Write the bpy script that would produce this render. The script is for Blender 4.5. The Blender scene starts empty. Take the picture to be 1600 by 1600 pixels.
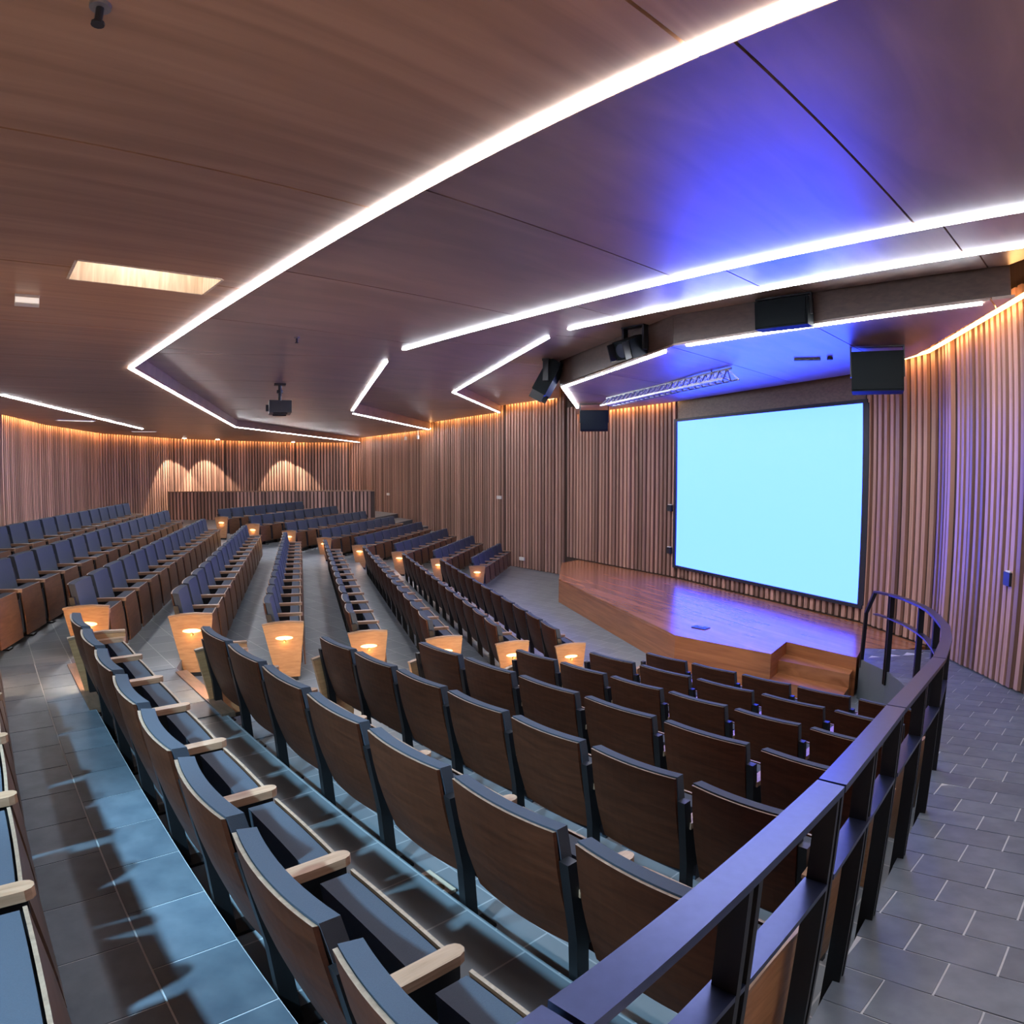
import bpy, bmesh, math, random
from mathutils import Vector, Matrix
random.seed(7)
R = math.radians
S = bpy.context.scene
COL = S.collection
Z0 = 2.87                      # height of the eye above the lowest floor

# ------------------------------------------------------------------ camera
cd = bpy.data.cameras.new('camera'); cam = bpy.data.objects.new('camera', cd); COL.objects.link(cam)
cd.type = 'PANO'; cd.panorama_type = 'FISHEYE_LENS_POLYNOMIAL'
cd.sensor_width = 36.0; cd.sensor_height = 36.0; cd.sensor_fit = 'HORIZONTAL'
cd.fisheye_fov = R(200)
cd.fisheye_polynomial_k0 = -1.834804354682187e-05
cd.fisheye_polynomial_k1 = -0.04295220850837137
cd.fisheye_polynomial_k2 = -1.2039114560310604e-05
cd.fisheye_polynomial_k3 = 1.1387455982455642e-05
cd.fisheye_polynomial_k4 = -1.3063505679977716e-07
cd.clip_start = 0.02; cd.clip_end = 200
cam.location = (0, 0, Z0)
cam.rotation_euler = (R(90 - 3.488), 0, 0)
S.camera = cam

# ------------------------------------------------------------------ world, exposure
w = bpy.data.worlds.new('world'); S.world = w; w.use_nodes = True
bg = w.node_tree.nodes['Background']; bg.inputs[0].default_value = (0.30, 0.34, 0.55, 1); bg.inputs[1].default_value = 0.02
S.view_settings.view_transform = 'Standard'; S.view_settings.look = 'None'
EXPO = 1.45; S.view_settings.exposure = EXPO; S.view_settings.gamma = 1.0; S.view_settings.use_curve_mapping = False

LED = 24.0        # white ceiling strips
COVE = 12.0      # warm coves
STEP = 0.25       # warm row-end lamps, watts
SCREEN = 4.4     # saturated blue picture, bright enough to clip to cyan

def lamp(name, kind, loc, energy, color, target=None, **kw):
    d = bpy.data.lights.new(name, kind); d.energy = energy; d.color = color
    for k, v in kw.items(): setattr(d, k, v)
    o = bpy.data.objects.new(name, d); COL.objects.link(o); o.location = loc
    if target is not None:
        o.rotation_euler = (Vector(target) - Vector(loc)).to_track_quat('-Z', 'Y').to_euler()
    return o
def zz(z): return z + Z0

# cool ceiling spots over the near aisle
lamp('aisle_spot', 'SPOT', (-3.0, 0.9, zz(1.30)), 300, (0.42, 0.78, 1.0), (-1.7, 3.3, zz(-1.3)), spot_size=R(62), spot_blend=0.55, shadow_soft_size=0.06)
lamp('aisle_spot', 'SPOT', (-1.9, -0.4, zz(1.30)), 460, (0.42, 0.76, 1.0), (-1.1, 1.3, zz(-1.2)), spot_size=R(50), spot_blend=0.5, shadow_soft_size=0.06)

# ------------------------------------------------------------------ materials
MATS = {}
def nodes(name):
    m = bpy.data.materials.new(name); m.use_nodes = True
    nt = m.node_tree; b = nt.nodes['Principled BSDF']; MATS[name] = m
    return m, nt, b
def N(nt, t, **kw):
    n = nt.nodes.new(t)
    for k, v in kw.items(): setattr(n, k, v)
    return n
def plain(name, col, rough=0.5, metal=0.0, spec=0.5, bump=0.0, bscale=200):
    m, nt, b = nodes(name)
    b.inputs['Base Color'].default_value = (*col, 1); b.inputs['Roughness'].default_value = rough
    b.inputs['Metallic'].default_value = metal; b.inputs['Specular IOR Level'].default_value = spec
    tc = N(nt, 'ShaderNodeTexCoord'); ns = N(nt, 'ShaderNodeTexNoise'); ns.inputs['Scale'].default_value = bscale; ns.inputs['Detail'].default_value = 2
    nt.links.new(tc.outputs['Object'], ns.inputs['Vector'])
    mx = N(nt, 'ShaderNodeMixRGB', blend_type='MULTIPLY'); mx.inputs[0].default_value = 0.25
    mx.inputs[1].default_value = (*col, 1); nt.links.new(ns.outputs['Fac'], mx.inputs[2])
    nt.links.new(mx.outputs[0], b.inputs['Base Color'])
    if bump:
        bp = N(nt, 'ShaderNodeBump'); bp.inputs['Strength'].default_value = bump; bp.inputs['Distance'].default_value = 0.002
        nt.links.new(ns.outputs['Fac'], bp.inputs['Height']); nt.links.new(bp.outputs[0], b.inputs['Normal'])
    return m
def wood(name, dark, light, rough=0.4, scale=(1, 1, 1), detail=6, coords='Object', rnd=0.0, rot=0.0, spec=0.5, contrast=(0.3, 0.7), island=False, coat=0.0):
    m, nt, b = nodes(name)
    tc = N(nt, 'ShaderNodeTexCoord'); mp = N(nt, 'ShaderNodeMapping')
    mp.inputs['Scale'].default_value = scale; mp.inputs['Rotation'].default_value = (0, 0, rot)
    src = tc.outputs['Object']
    if coords == 'World':
        g = N(nt, 'ShaderNodeNewGeometry'); src = g.outputs['Position']
    if rot:
        rt = N(nt, 'ShaderNodeVectorRotate', rotation_type='Z_AXIS'); rt.inputs['Angle'].default_value = -rot
        nt.links.new(src, rt.inputs['Vector']); src = rt.outputs[0]; mp.inputs['Rotation'].default_value = (0, 0, 0)
    nt.links.new(src, mp.inputs['Vector'])
    oi = N(nt, 'ShaderNodeObjectInfo')
    ad = N(nt, 'ShaderNodeVectorMath', operation='ADD'); nt.links.new(mp.outputs[0], ad.inputs[0])
    cb = N(nt, 'ShaderNodeCombineXYZ'); ml = N(nt, 'ShaderNodeMath', operation='MULTIPLY'); ml.inputs[1].default_value = 37.0
    nt.links.new(oi.outputs['Random'], ml.inputs[0]); nt.links.new(ml.outputs[0], cb.inputs[0]); nt.links.new(ml.outputs[0], cb.inputs[1])
    if coords != 'World': nt.links.new(cb.outputs[0], ad.inputs[1])
    n1 = N(nt, 'ShaderNodeTexNoise'); n1.inputs['Scale'].default_value = 1.0; n1.inputs['Detail'].default_value = detail; n1.inputs['Distortion'].default_value = 0.6
    nt.links.new(ad.outputs[0], n1.inputs['Vector'])
    rp = N(nt, 'ShaderNodeValToRGB'); rp.color_ramp.elements[0].position = contrast[0]; rp.color_ramp.elements[1].position = contrast[1]
    rp.color_ramp.elements[0].color = (*dark, 1); rp.color_ramp.elements[1].color = (*light, 1)
    nt.links.new(n1.outputs['Fac'], rp.inputs[0]); out = rp.outputs[0]
    if rnd:
        if island:
            g2 = N(nt, 'ShaderNodeNewGeometry'); rsrc = g2.outputs['Random Per Island']
        else: rsrc = oi.outputs['Random']
        mr = N(nt, 'ShaderNodeMapRange'); mr.inputs['To Min'].default_value = 1 - rnd; mr.inputs['To Max'].default_value = 1 + rnd
        nt.links.new(rsrc, mr.inputs['Value'])
        vm = N(nt, 'ShaderNodeVectorMath', operation='SCALE'); nt.links.new(out, vm.inputs[0]); nt.links.new(mr.outputs[0], vm.inputs['Scale'])
        out = vm.outputs[0]
    nt.links.new(out, b.inputs['Base Color'])
    b.inputs['Roughness'].default_value = rough; b.inputs['Specular IOR Level'].default_value = spec
    if coat: b.inputs['Coat Weight'].default_value = coat; b.inputs['Coat Roughness'].default_value = rough
    return m
def emis(name, col, strength):
    m, nt, b = nodes(name)
    b.inputs['Base Color'].default_value = (*col, 1); b.inputs['Emission Color'].default_value = (*col, 1)
    b.inputs['Emission Strength'].default_value = strength; b.inputs['Roughness'].default_value = 0.5
    return m

wood('back_wood', (0.036, 0.0100, 0.0042), (0.064, 0.0185, 0.0080), 0.5, (6, 6, 40), rnd=0.15, spec=0.2)
wood('seat_wood', (0.075, 0.032, 0.017), (0.13, 0.058, 0.032), 0.38, (6, 6, 40), rnd=0.15)
wood('ply_edge', (0.18, 0.115, 0.080), (0.28, 0.195, 0.14), 0.45, (60, 60, 60))
wood('arm_wood', (0.22, 0.122, 0.072), (0.34, 0.205, 0.135), 0.4, (60, 6, 60), rnd=0.12)
wood('panel_wood', (0.30, 0.145, 0.065), (0.42, 0.22, 0.105), 0.42, (8, 8, 50), rnd=0.10)
wood('slat_wood', (0.25, 0.138, 0.108), (0.44, 0.255, 0.20), 0.45, (20, 20, 0.8), rnd=0.42)
wood('slat_wood_joined', (0.25, 0.138, 0.108), (0.44, 0.255, 0.20), 0.45, (20, 20, 0.8), rnd=0.42, island=True)
wood('wall_backing', (0.035, 0.020, 0.015), (0.06, 0.034, 0.026), 0.6, (20, 20, 0.8))
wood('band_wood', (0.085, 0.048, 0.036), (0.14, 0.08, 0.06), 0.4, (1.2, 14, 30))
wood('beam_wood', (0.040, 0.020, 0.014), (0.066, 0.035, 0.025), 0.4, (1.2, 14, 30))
wood('ceiling_wood', (0.37, 0.20, 0.118), (0.50, 0.28, 0.17), 0.38, (0.55, 9, 9), rot=R(42.5), coords='World', detail=8, contrast=(0.35, 0.68))
wood('ceiling_figured', (0.22, 0.125, 0.095), (0.34, 0.20, 0.155), 0.37, (0.9, 4.0, 4), rot=R(42.5), coords='World', detail=9, contrast=(0.36, 0.66), spec=1.0, coat=1.0)
wood('stage_wood', (0.22, 0.080, 0.032), (0.37, 0.150, 0.065), 0.22, (1.0, 9, 9), rot=R(112), coords='World', contrast=(0.3, 0.7))
wood('stage_face_wood', (0.21, 0.070, 0.026), (0.38, 0.140, 0.055), 0.35, (1.0, 1.0, 16), coords='World')
wood('nosing_wood', (0.10, 0.055, 0.035), (0.17, 0.095, 0.065), 0.45, (10, 40, 40))
wood('recess_wood', (0.55, 0.43, 0.31), (0.80, 0.68, 0.55), 0.5, (30, 30, 3))
plain('fabric', (0.052, 0.062, 0.085), 0.85, spec=0.25, bump=0.5, bscale=420)
plain('black_metal', (0.009, 0.009, 0.011), 0.45, metal=0.2)
plain('rail_metal', (0.07, 0.085, 0.18), 0.32, metal=0.9, bscale=40)
plain('post_metal', (0.010, 0.010, 0.013), 0.40, metal=0.3)
plain('speaker_black', (0.003, 0.006, 0.008), 0.7, spec=0.15, bump=0.4, bscale=300)
plain('frame_black', (0.010, 0.012, 0.03), 0.5)
plain('grey_metal', (0.35, 0.35, 0.38), 0.35, metal=0.6)
plain('white_plastic', (0.75, 0.72, 0.70), 0.4)
plain('dark_plastic', (0.02, 0.022, 0.03), 0.4)
plain('brass', (0.16, 0.085, 0.03), 0.4, metal=0.5)
plain('grout', (0.52, 0.53, 0.56), 0.8)
plain('riser_stone', (0.10, 0.115, 0.13), 0.6)
plain('slab_dark', (0.03, 0.025, 0.025), 0.8)
plain('beige_plate', (0.66, 0.50, 0.38), 0.4)
plain('lens_glass', (0.05, 0.06, 0.09), 0.08)
emis('led_white', (0.90, 0.94, 1.0), LED)
emis('cove_warm', (1.0, 0.50, 0.16), COVE)
emis('step_glow', (1.0, 0.62, 0.25), 1.0)
emis('spot_glow', (1.0, 0.93, 0.82), 14.0)
emis('panel_glow', (1.0, 0.90, 0.80), 0.22)
emis('screen_cyan', (0.33 / SCREEN / 2 ** EXPO, 0.80 / SCREEN / 2 ** EXPO, 1.0), SCREEN)

def tile_mat():
    m, nt, b = nodes('tile')
    oi = N(nt, 'ShaderNodeObjectInfo'); tc = N(nt, 'ShaderNodeTexCoord')
    n1 = N(nt, 'ShaderNodeTexNoise'); n1.inputs['Scale'].default_value = 9; n1.inputs['Detail'].default_value = 6
    ad = N(nt, 'ShaderNodeVectorMath', operation='ADD')
    g = N(nt, 'ShaderNodeNewGeometry'); nt.links.new(g.outputs['Position'], n1.inputs['Vector'])
    rp = N(nt, 'ShaderNodeValToRGB'); rp.color_ramp.elements[0].position = 0.3; rp.color_ramp.elements[1].position = 0.75
    rp.color_ramp.elements[0].color = (0.072, 0.092, 0.122, 1); rp.color_ramp.elements[1].color = (0.122, 0.145, 0.178, 1)
    nt.links.new(n1.outputs['Fac'], rp.inputs[0])
    mr = N(nt, 'ShaderNodeMapRange'); mr.inputs['To Min'].default_value = 0.85; mr.inputs['To Max'].default_value = 1.15
    nt.links.new(oi.outputs['Random'], mr.inputs['Value'])
    vm = N(nt, 'ShaderNodeVectorMath', operation='SCALE'); nt.links.new(rp.outputs[0], vm.inputs[0]); nt.links.new(mr.outputs[0], vm.inputs['Scale'])
    nt.links.new(vm.outputs[0], b.inputs['Base Color'])
    b.inputs['Roughness'].default_value = 0.42
    bp = N(nt, 'ShaderNodeBump'); bp.inputs['Strength'].default_value = 0.25; bp.inputs['Distance'].default_value = 0.003
    nt.links.new(n1.outputs['Fac'], bp.inputs['Height']); nt.links.new(bp.outputs[0], b.inputs['Normal'])
tile_mat()
def paved_mat(name, ang, bw, bh):
    m, nt, b = nodes(name)
    g = N(nt, 'ShaderNodeNewGeometry')
    rt = N(nt, 'ShaderNodeVectorRotate', rotation_type='Z_AXIS'); rt.inputs['Angle'].default_value = -ang
    nt.links.new(g.outputs['Position'], rt.inputs['Vector'])
    br = N(nt, 'ShaderNodeTexBrick'); br.inputs['Scale'].default_value = 1.0
    br.inputs['Brick Width'].default_value = bw; br.inputs['Row Height'].default_value = bh; br.inputs['Mortar Size'].default_value = 0.004
    br.inputs['Color1'].default_value = (0.115, 0.135, 0.16, 1); br.inputs['Color2'].default_value = (0.155, 0.175, 0.20, 1); br.inputs['Mortar'].default_value = (0.30, 0.31, 0.33, 1)
    nt.links.new(rt.outputs[0], br.inputs['Vector']); nt.links.new(br.outputs['Color'], b.inputs['Base Color'])
    b.inputs['Roughness'].default_value = 0.42
paved_mat('paving', R(-47.5), 0.33, 0.285)

# ------------------------------------------------------------------ helpers
def mesh(name, verts, faces, mats, idx=None, smooth=False):
    me = bpy.data.meshes.new(name); me.from_pydata([tuple(v) for v in verts], [], faces)
    for m in (mats if isinstance(mats, (list, tuple)) else [mats]): me.materials.append(MATS[m])
    if idx: me.polygons.foreach_set('material_index', idx)
    if smooth: me.polygons.foreach_set('use_smooth', [True] * len(me.polygons))
    me.update(); return me
def fixn(me):
    bm = bmesh.new(); bm.from_mesh(me); bmesh.ops.recalc_face_normals(bm, faces=bm.faces); bm.to_mesh(me); bm.free(); return me
def put(name, me, parent=None, loc=None, rz=0.0, scale=None):
    o = bpy.data.objects.new(name, me); COL.objects.link(o)
    if parent is not None: o.parent = parent
    if loc is not None: o.location = loc
    if rz: o.rotation_euler = (0, 0, rz)
    if scale is not None: o.scale = scale
    return o
def empty(name, loc=(0, 0, 0), rz=0.0):
    o = bpy.data.objects.new(name, None); COL.objects.link(o); o.location = loc; o.rotation_euler = (0, 0, rz); o.empty_display_size = 0.1
    return o
def tag(o, label, cat, group=None):
    o['label'] = label; o['category'] = cat
    if group: o['group'] = group
    return o
def struct(o, label=None):
    o['kind'] = 'structure'
    if label: o['label'] = label
    return o
class MB:
    def __init__(s): s.v = []; s.f = []; s.i = []
    def box(s, x0, x1, y0, y1, z0, z1, mi=0, M=None):
        b = len(s.v); P = [(x0, y0, z0), (x1, y0, z0), (x1, y1, z0), (x0, y1, z0), (x0, y0, z1), (x1, y0, z1), (x1, y1, z1), (x0, y1, z1)]
        s.v += [tuple(M @ Vector(p)) for p in P] if M else P
        s.f += [tuple(b + k for k in q) for q in ((3, 2, 1, 0), (4, 5, 6, 7), (0, 1, 5, 4), (1, 2, 6, 5), (2, 3, 7, 6), (3, 0, 4, 7))]; s.i += [mi] * 6
        return s
    def prism(s, poly, z0, z1, mi=0, mside=None):
        # z0, z1 numbers or functions of (x, y)
        n = len(poly); b = len(s.v)
        a = sum(poly[k][0] * poly[(k + 1) % n][1] - poly[(k + 1) % n][0] * poly[k][1] for k in range(n))
        if a < 0: poly = poly[::-1]
        g = lambda z, p: z(p[0], p[1]) if callable(z) else z
        s.v += [(p[0], p[1], g(z0, p)) for p in poly] + [(p[0], p[1], g(z1, p)) for p in poly]
        s.f.append(tuple(b + k for k in reversed(range(n)))); s.f.append(tuple(b + n + k for k in range(n))); s.i += [mi, mi]
        for k in range(n):
            j = (k + 1) % n; s.f.append((b + k, b + j, b + n + j, b + n + k)); s.i.append(mi if mside is None else mside)
        return s
    def extr_yz(s, prof, x0, x1, mi=0):
        n = len(prof); b = len(s.v)
        s.v += [(x0, p[0], p[1]) for p in prof] + [(x1, p[0], p[1]) for p in prof]
        s.f.append(tuple(b + k for k in range(n))); s.f.append(tuple(b + n + k for k in reversed(range(n)))); s.i += [mi] * 2
        for k in range(n):
            j = (k + 1) % n; s.f.append((b + k, b + n + k, b + n + j, b + j)); s.i.append(mi)
        return s
    def bar(s, a, b_, wd, ht, mi=0, up=(0, 0, 1)):
        a = Vector(a); b_ = Vector(b_); d = (b_ - a); L = d.length; d.normalize()
        x = d.cross(Vector(up)); x = x.normalized() if x.length > 1e-6 else Vector((1, 0, 0)); y = x.cross(d)
        M = Matrix(((x.x, d.x, y.x, a.x), (x.y, d.y, y.y, a.y), (x.z, d.z, y.z, a.z), (0, 0, 0, 1)))
        return s.box(-wd / 2, wd / 2, 0, L, -ht / 2, ht / 2, mi, M)
    def cyl(s, c, r, h, n=16, mi=0, r2=None, axis='z', M=None):
        r2 = r if r2 is None else r2; b = len(s.v); P = []
        for zc, rr in ((0, r), (h, r2)):
            for k in range(n):
                t = 2 * math.pi * k / n; p = (rr * math.cos(t), rr * math.sin(t), zc)
                if axis == 'y': p = (p[0], p[2], p[1])
                if axis == 'x': p = (p[2], p[0], p[1])
                p = (p[0] + c[0], p[1] + c[1], p[2] + c[2]); P.append(tuple(M @ Vector(p)) if M else p)
        s.v += P
        s.f.append(tuple(b + k for k in reversed(range(n)))); s.f.append(tuple(b + n + k for k in range(n))); s.i += [mi] * 2
        for k in range(n):
            j = (k + 1) % n; s.f.append((b + k, b + j, b + n + j, b + n + k)); s.i.append(mi)
        return s
    def sheet(s, fn, nu, nv, th, mface=(0, 0), mrim=0):
        # a curved board: fn(u, v) -> (point, normal); front skin at fn, back skin at fn - th*normal
        b = len(s.v); m = (nu + 1) * (nv + 1)
        fr = []; bk = []
        for j in range(nv + 1):
            for i in range(nu + 1):
                p, n = fn(i / nu, j / nv); p = Vector(p); n = Vector(n).normalized()
                fr.append(tuple(p)); bk.append(tuple(p - n * th))
        s.v += fr + bk; q = lambda i, j: b + j * (nu + 1) + i
        for j in range(nv):
            for i in range(nu):
                s.f.append((q(i, j), q(i + 1, j), q(i + 1, j + 1), q(i, j + 1))); s.i.append(mface[0])
                s.f.append((m + q(i, j), m + q(i, j + 1), m + q(i + 1, j + 1), m + q(i + 1, j))); s.i.append(mface[1])
        for i in range(nu):
            for j in (0, nv):
                s.f.append((q(i, j), q(i + 1, j), m + q(i + 1, j), m + q(i, j))); s.i.append(mrim if j else 0)
        for j in range(nv):
            for i in (0, nu):
                s.f.append((q(i, j), q(i, j + 1), m + q(i, j + 1), m + q(i, j))); s.i.append(0)
        return s
    def me(s, name, mats, smooth=False): return fixn(mesh(name, s.v, s.f, mats, s.i, smooth))
    def obj(s, name, mats, parent=None, smooth=False, **kw): return put(name, s.me(name, mats, smooth), parent, **kw)
def V2(p): return Vector((p[0], p[1]))
def clip(poly, p, n):       # keep the side where (x-p).n <= 0
    out = []
    for k in range(len(poly)):
        a = V2(poly[k]); b = V2(poly[(k + 1) % len(poly)]); da = (a - V2(p)).dot(V2(n)); db = (b - V2(p)).dot(V2(n))
        if da <= 0: out.append(tuple(a))
        if (da < 0 < db) or (db < 0 < da): out.append(tuple(a + (b - a) * (da / (da - db))))
    return out
def cross_pt(p, d, q, e):   # intersection of two lines
    det = d[0] * -e[1] + e[0] * d[1]
    t = ((q[0] - p[0]) * -e[1] + e[0] * (q[1] - p[1])) / det
    return (p[0] + d[0] * t, p[1] + d[1] * t)

# ------------------------------------------------------------------ the plan
uN, nN = V2((0.6756, -0.7373)), V2((0.7373, 0.6756))      # near block: along the row, towards the stage
uM, nM = V2((-0.309, 0.951)), V2((0.951, 0.309))
uT, nT = V2((0.182, 0.983)), V2((0.983, -0.182))
DROP = 0.1661
def fl(k): return -1.7076 - DROP * min(k, 7)               # tier floors, relative to the eye
def cN(k): return 0.47 + 0.865 * k                          # rear line of each row
def cM(k): return -2.10 + 0.84 * k
def cT(k): return -10.55 + 0.945 * k
def ramp(x, y):
    P = [(-9, -1.55), (0, -1.55), (1.62, -1.70), (3.42, -1.93), (5.3, -2.12), (6.66, -2.25), (7.75, -2.35), (30, -2.35)]
    for (a, za), (b, zb) in zip(P, P[1:]):
        if y <= b: return za + (zb - za) * (y - a) / (b - a)
    return -2.35
def zE(x, y): return 1.55 + 0.035 * max(0, 10 - y) - 0.005 * max(0, y - 10)
zA, zB, zC, zD = 1.36, 1.55, 1.80, 2.00
STAGE = -2.35
RAIL = [(-0.55, 0.05), (0.07, 0.72), (0.81, 1.49), (1.44, 2.21), (2.33, 3.20), (2.84, 3.84), (3.22, 4.38), (3.55, 4.95), (3.80, 5.42), (3.97, 5.80), (4.20, 6.42), (4.34, 6.94), (4.40, 7.40), (4.43, 7.72)]
W_RIGHT = [(3.5, -2.6), (3.75, 0.6), (4.45, 3.2), (5.05, 5.49), (5.56, 7.48), (5.75, 8.14), (5.66, 8.84), (5.57, 9.75)]
W_SCREEN = [(5.57, 9.75), (3.70, 14.45)]
W_STAGE = [(3.70, 14.45), (1.52, 18.15)]
W_SIDE = [(1.52, 18.15), (-0.20, 20.30), (-2.82, 24.35), (-6.91, 30.14)]
W_BACK = [(-6.91, 30.14), (-7.57, 30.40), (-9.95, 29.68), (-12.11, 26.80), (-13.25, 24.42), (-13.78, 20.11), (-12.66, 15.77), (-11.50, 12.99), (-10.6, 10.2)]
W_REAR = [(-10.6, 10.2), (-8.2, 2.0), (-6.2, -2.6), (3.5, -2.6)]
TOP = 2.5

# ------------------------------------------------------------------ walls with vertical slats
SLAT_ME = MB().box(-0.042, 0.042, 0.0, 0.055, 0, 1).me('slat', ['slat_wood'])
def wall(name, pts, zlo, zhi, label, slats=True, joined=False, pitch=0.14, skip=None, backing='wall_backing'):
    root = struct(empty(name), label)
    jb = MB()
    for (a, b) in zip(pts, pts[1:]):
        a = V2(a); b = V2(b); d = (b - a); L = d.length; d.normalize()
        inn = V2((-d.y, d.x))          # room lies on the left of the run
        M = Matrix(((d.x, inn.x, 0, a.x), (d.y, inn.y, 0, a.y), (0, 0, 1, 0), (0, 0, 0, 1)))
        MB().box(-0.05, L + 0.05, -0.10, 0, zz(zlo), zz(zhi), 0, M).obj('wall_panel', [backing], root)
        if not slats: continue
        n = max(1, int(L / pitch)); off = (L - n * pitch) / 2 + pitch / 2
        for k in range(n):
            t = off + k * pitch; p = a + d * t
            zl, zh = zlo, zhi
            if skip:
                r = skip(p)
                if r is None: continue
                zl, zh = r
            if joined:
                M2 = Matrix.Translation((p.x, p.y, 0)) @ Matrix.Rotation(math.atan2(d.y, d.x), 4, 'Z')
                jb.box(-0.042, 0.042, 0, 0.055, zz(zl), zz(zh), 0, M2)
            else:
                put('slat', SLAT_ME, root, (p.x, p.y, zz(zl)), math.atan2(d.y, d.x), (random.uniform(0.8, 1.05), random.uniform(0.7, 1.1), zh - zl))
    if joined:
        o = jb.obj('slats', ['slat_wood_joined'], root); o['kind'] = 'stuff'
    return root
def r_skip(p):
    return (ramp(p.x, p.y) + 0.02 if p.y < 8.1 else STAGE + 0.02, 1.92 if p.y > 4.6 else 2.3)
wall('wall_right', W_RIGHT, -2.95, TOP, 'slatted timber wall beside the tiled ramp', skip=r_skip)
wall('wall_stage', W_STAGE, -2.95, TOP, 'slatted timber wall behind the far end of the stage', skip=lambda p: (STAGE + 0.02, 1.75))
wall('wall_side', W_SIDE, -2.95, TOP, 'faceted slatted timber side wall', skip=lambda p: (-2.86, 2.35))
wall('wall_back', W_BACK, -2.95, TOP, 'curved slatted timber rear wall', joined=True, skip=lambda p: (-2.0, 1.75))
wall('wall_rear', W_REAR, -2.95, TOP, 'plain timber wall behind the near seats', slats=False, backing='band_wood')
# wall behind the screen: low slats, flat band above
SCR_LO, SCR_HI = -2.06, 1.11
sw = struct(empty('wall_screen'), 'timber wall carrying the projection screen')
a, b = V2(W_SCREEN[0]), V2(W_SCREEN[1]); d = (b - a); SL = d.length; d.normalize(); inn = V2((-d.y, d.x))
SM = Matrix(((d.x, inn.x, 0, a.x), (d.y, inn.y, 0, a.y), (0, 0, 1, 0), (0, 0, 0, 1)))
MB().box(-0.05, SL + 0.05, -0.1, 0, zz(-2.95), zz(TOP), 0, SM).obj('wall_panel', ['wall_backing'], sw)
MB().box(0.0, SL, 0.0, 0.05, zz(SCR_HI + 0.06), zz(1.75), 0, SM).obj('header_band', ['band_wood'], sw)
n = int(SL / 0.14)
for k in range(n):
    p = a + d * (0.07 + k * 0.14)
    put('slat', SLAT_ME, sw, (p.x, p.y, zz(STAGE + 0.02)), math.atan2(d.y, d.x), (0.9, 0.8, SCR_LO - 0.06 - STAGE - 0.02))
scr = empty('projection_screen', (a.x, a.y, zz(SCR_LO)), math.atan2(d.y, d.x))
tag(scr, 'large blank projection screen glowing pale cyan behind the stage', 'screen')
MB().box(0.02, SL - 0.02, 0.03, 0.07, 0, SCR_HI - SCR_LO).obj('screen_surface', ['screen_cyan'], scr)
fb = MB()
h = SCR_HI - SCR_LO
for x0, x1, y0, y1 in ((-0.07, SL + 0.07, -0.06, 0.0), (-0.07, SL + 0.07, h, h + 0.06), (-0.10, 0.02, 0.0, h), (SL - 0.02, SL + 0.07, 0, h)):
    fb.box(x0, x1, 0.0, 0.10, y0, y1)
fb.obj('screen_frame', ['frame_black'], scr)

# ------------------------------------------------------------------ floor: tiers, ramp, lowest level
floor = struct(empty('floor'), 'grey stone tiled floor stepping down to the stage')
def tier_line(k, o=0.10):
    pN, pM, pT = nN * (cN(k) + o), nM * (cM(k) + o), nT * (cT(k) + o)
    A_ = cross_pt(pN, uN, V2(RAIL[1]), (0.68, 0.733)) if k < 5 else tuple(pN + uN * -1.05)
    return [A_, cross_pt(pN, uN, pM, uM), cross_pt(pM, uM, pT, uT), tuple(pT + uT * 30.5)]
def wall_end(k):            # where the tier edge of the far block meets the side wall
    pT = nT * (cT(k) + 0.10)
    for q, r in zip(W_SIDE, W_SIDE[1:]):
        e = V2(r) - V2(q); x = cross_pt(pT, uT, q, e); t = (V2(x) - V2(q)).dot(e) / e.length_squared
        if 0 <= t <= 1: return x
    return None
LINES = {k: tier_line(k) for k in range(-5, 8)}
for k in LINES:
    e = wall_end(k)
    LINES[k][3] = e if e else tuple(nT * (cT(k) + 0.10) + uT * (27.5 if k > -3 else 24.5))
for k in range(-4, 7):
    A_, B_ = LINES[k], LINES[k + 1]
    mid = []
    for wv in W_SIDE[1:3]:
        n_ = nT.dot(V2(wv))
        if cT(k) + 0.10 < n_ < cT(k + 1) + 0.10: mid.append(wv)
    poly = [A_[0], A_[1], A_[2], A_[3]] + mid + [B_[3], B_[2], B_[1], B_[0]]
    if k < 0:
        ea = nM * (cM(k) + 0.10) + uM * 15.15; eb = nM * (cM(k + 1) + 0.10) + uM * 15.15
        poly = [A_[0], A_[1], tuple(ea), tuple(eb), B_[1], B_[0]]
    m = MB().prism([tuple(p) for p in poly], zz(-2.95), zz(fl(k)), 0, 1)
    m.obj('floor_tier', ['paving', 'riser_stone'], floor)
MB().prism([(4.5, -2.6), (5.9, 8.5), (3.74, 14.5), (1.52, 18.25), (-0.2, 20.35), (-6.95, 30.2), (-14, 25), (-14, 20), (-8, -2.6)], zz(-3.05), zz(-2.87)).obj('floor_base', ['paving'], floor)
MB().prism([LINES[0][1], LINES[0][2], LINES[0][3], (-6.95, 30.1), (-7.57, 30.36), (-9.93, 29.6), (-12.08, 26.75), (-13.2, 24.4), (-13.72, 20.1), (-12.6, 15.8), (-11.45, 13.0), (-10.55, 10.2), (-8.2, 2.0), (-6.2, -2.5), (-2.5, -2.5), LINES[0][0]], zz(-2.95), zz(fl(0)) - 0.002).obj('rear_floor', ['paving'], floor)
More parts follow.
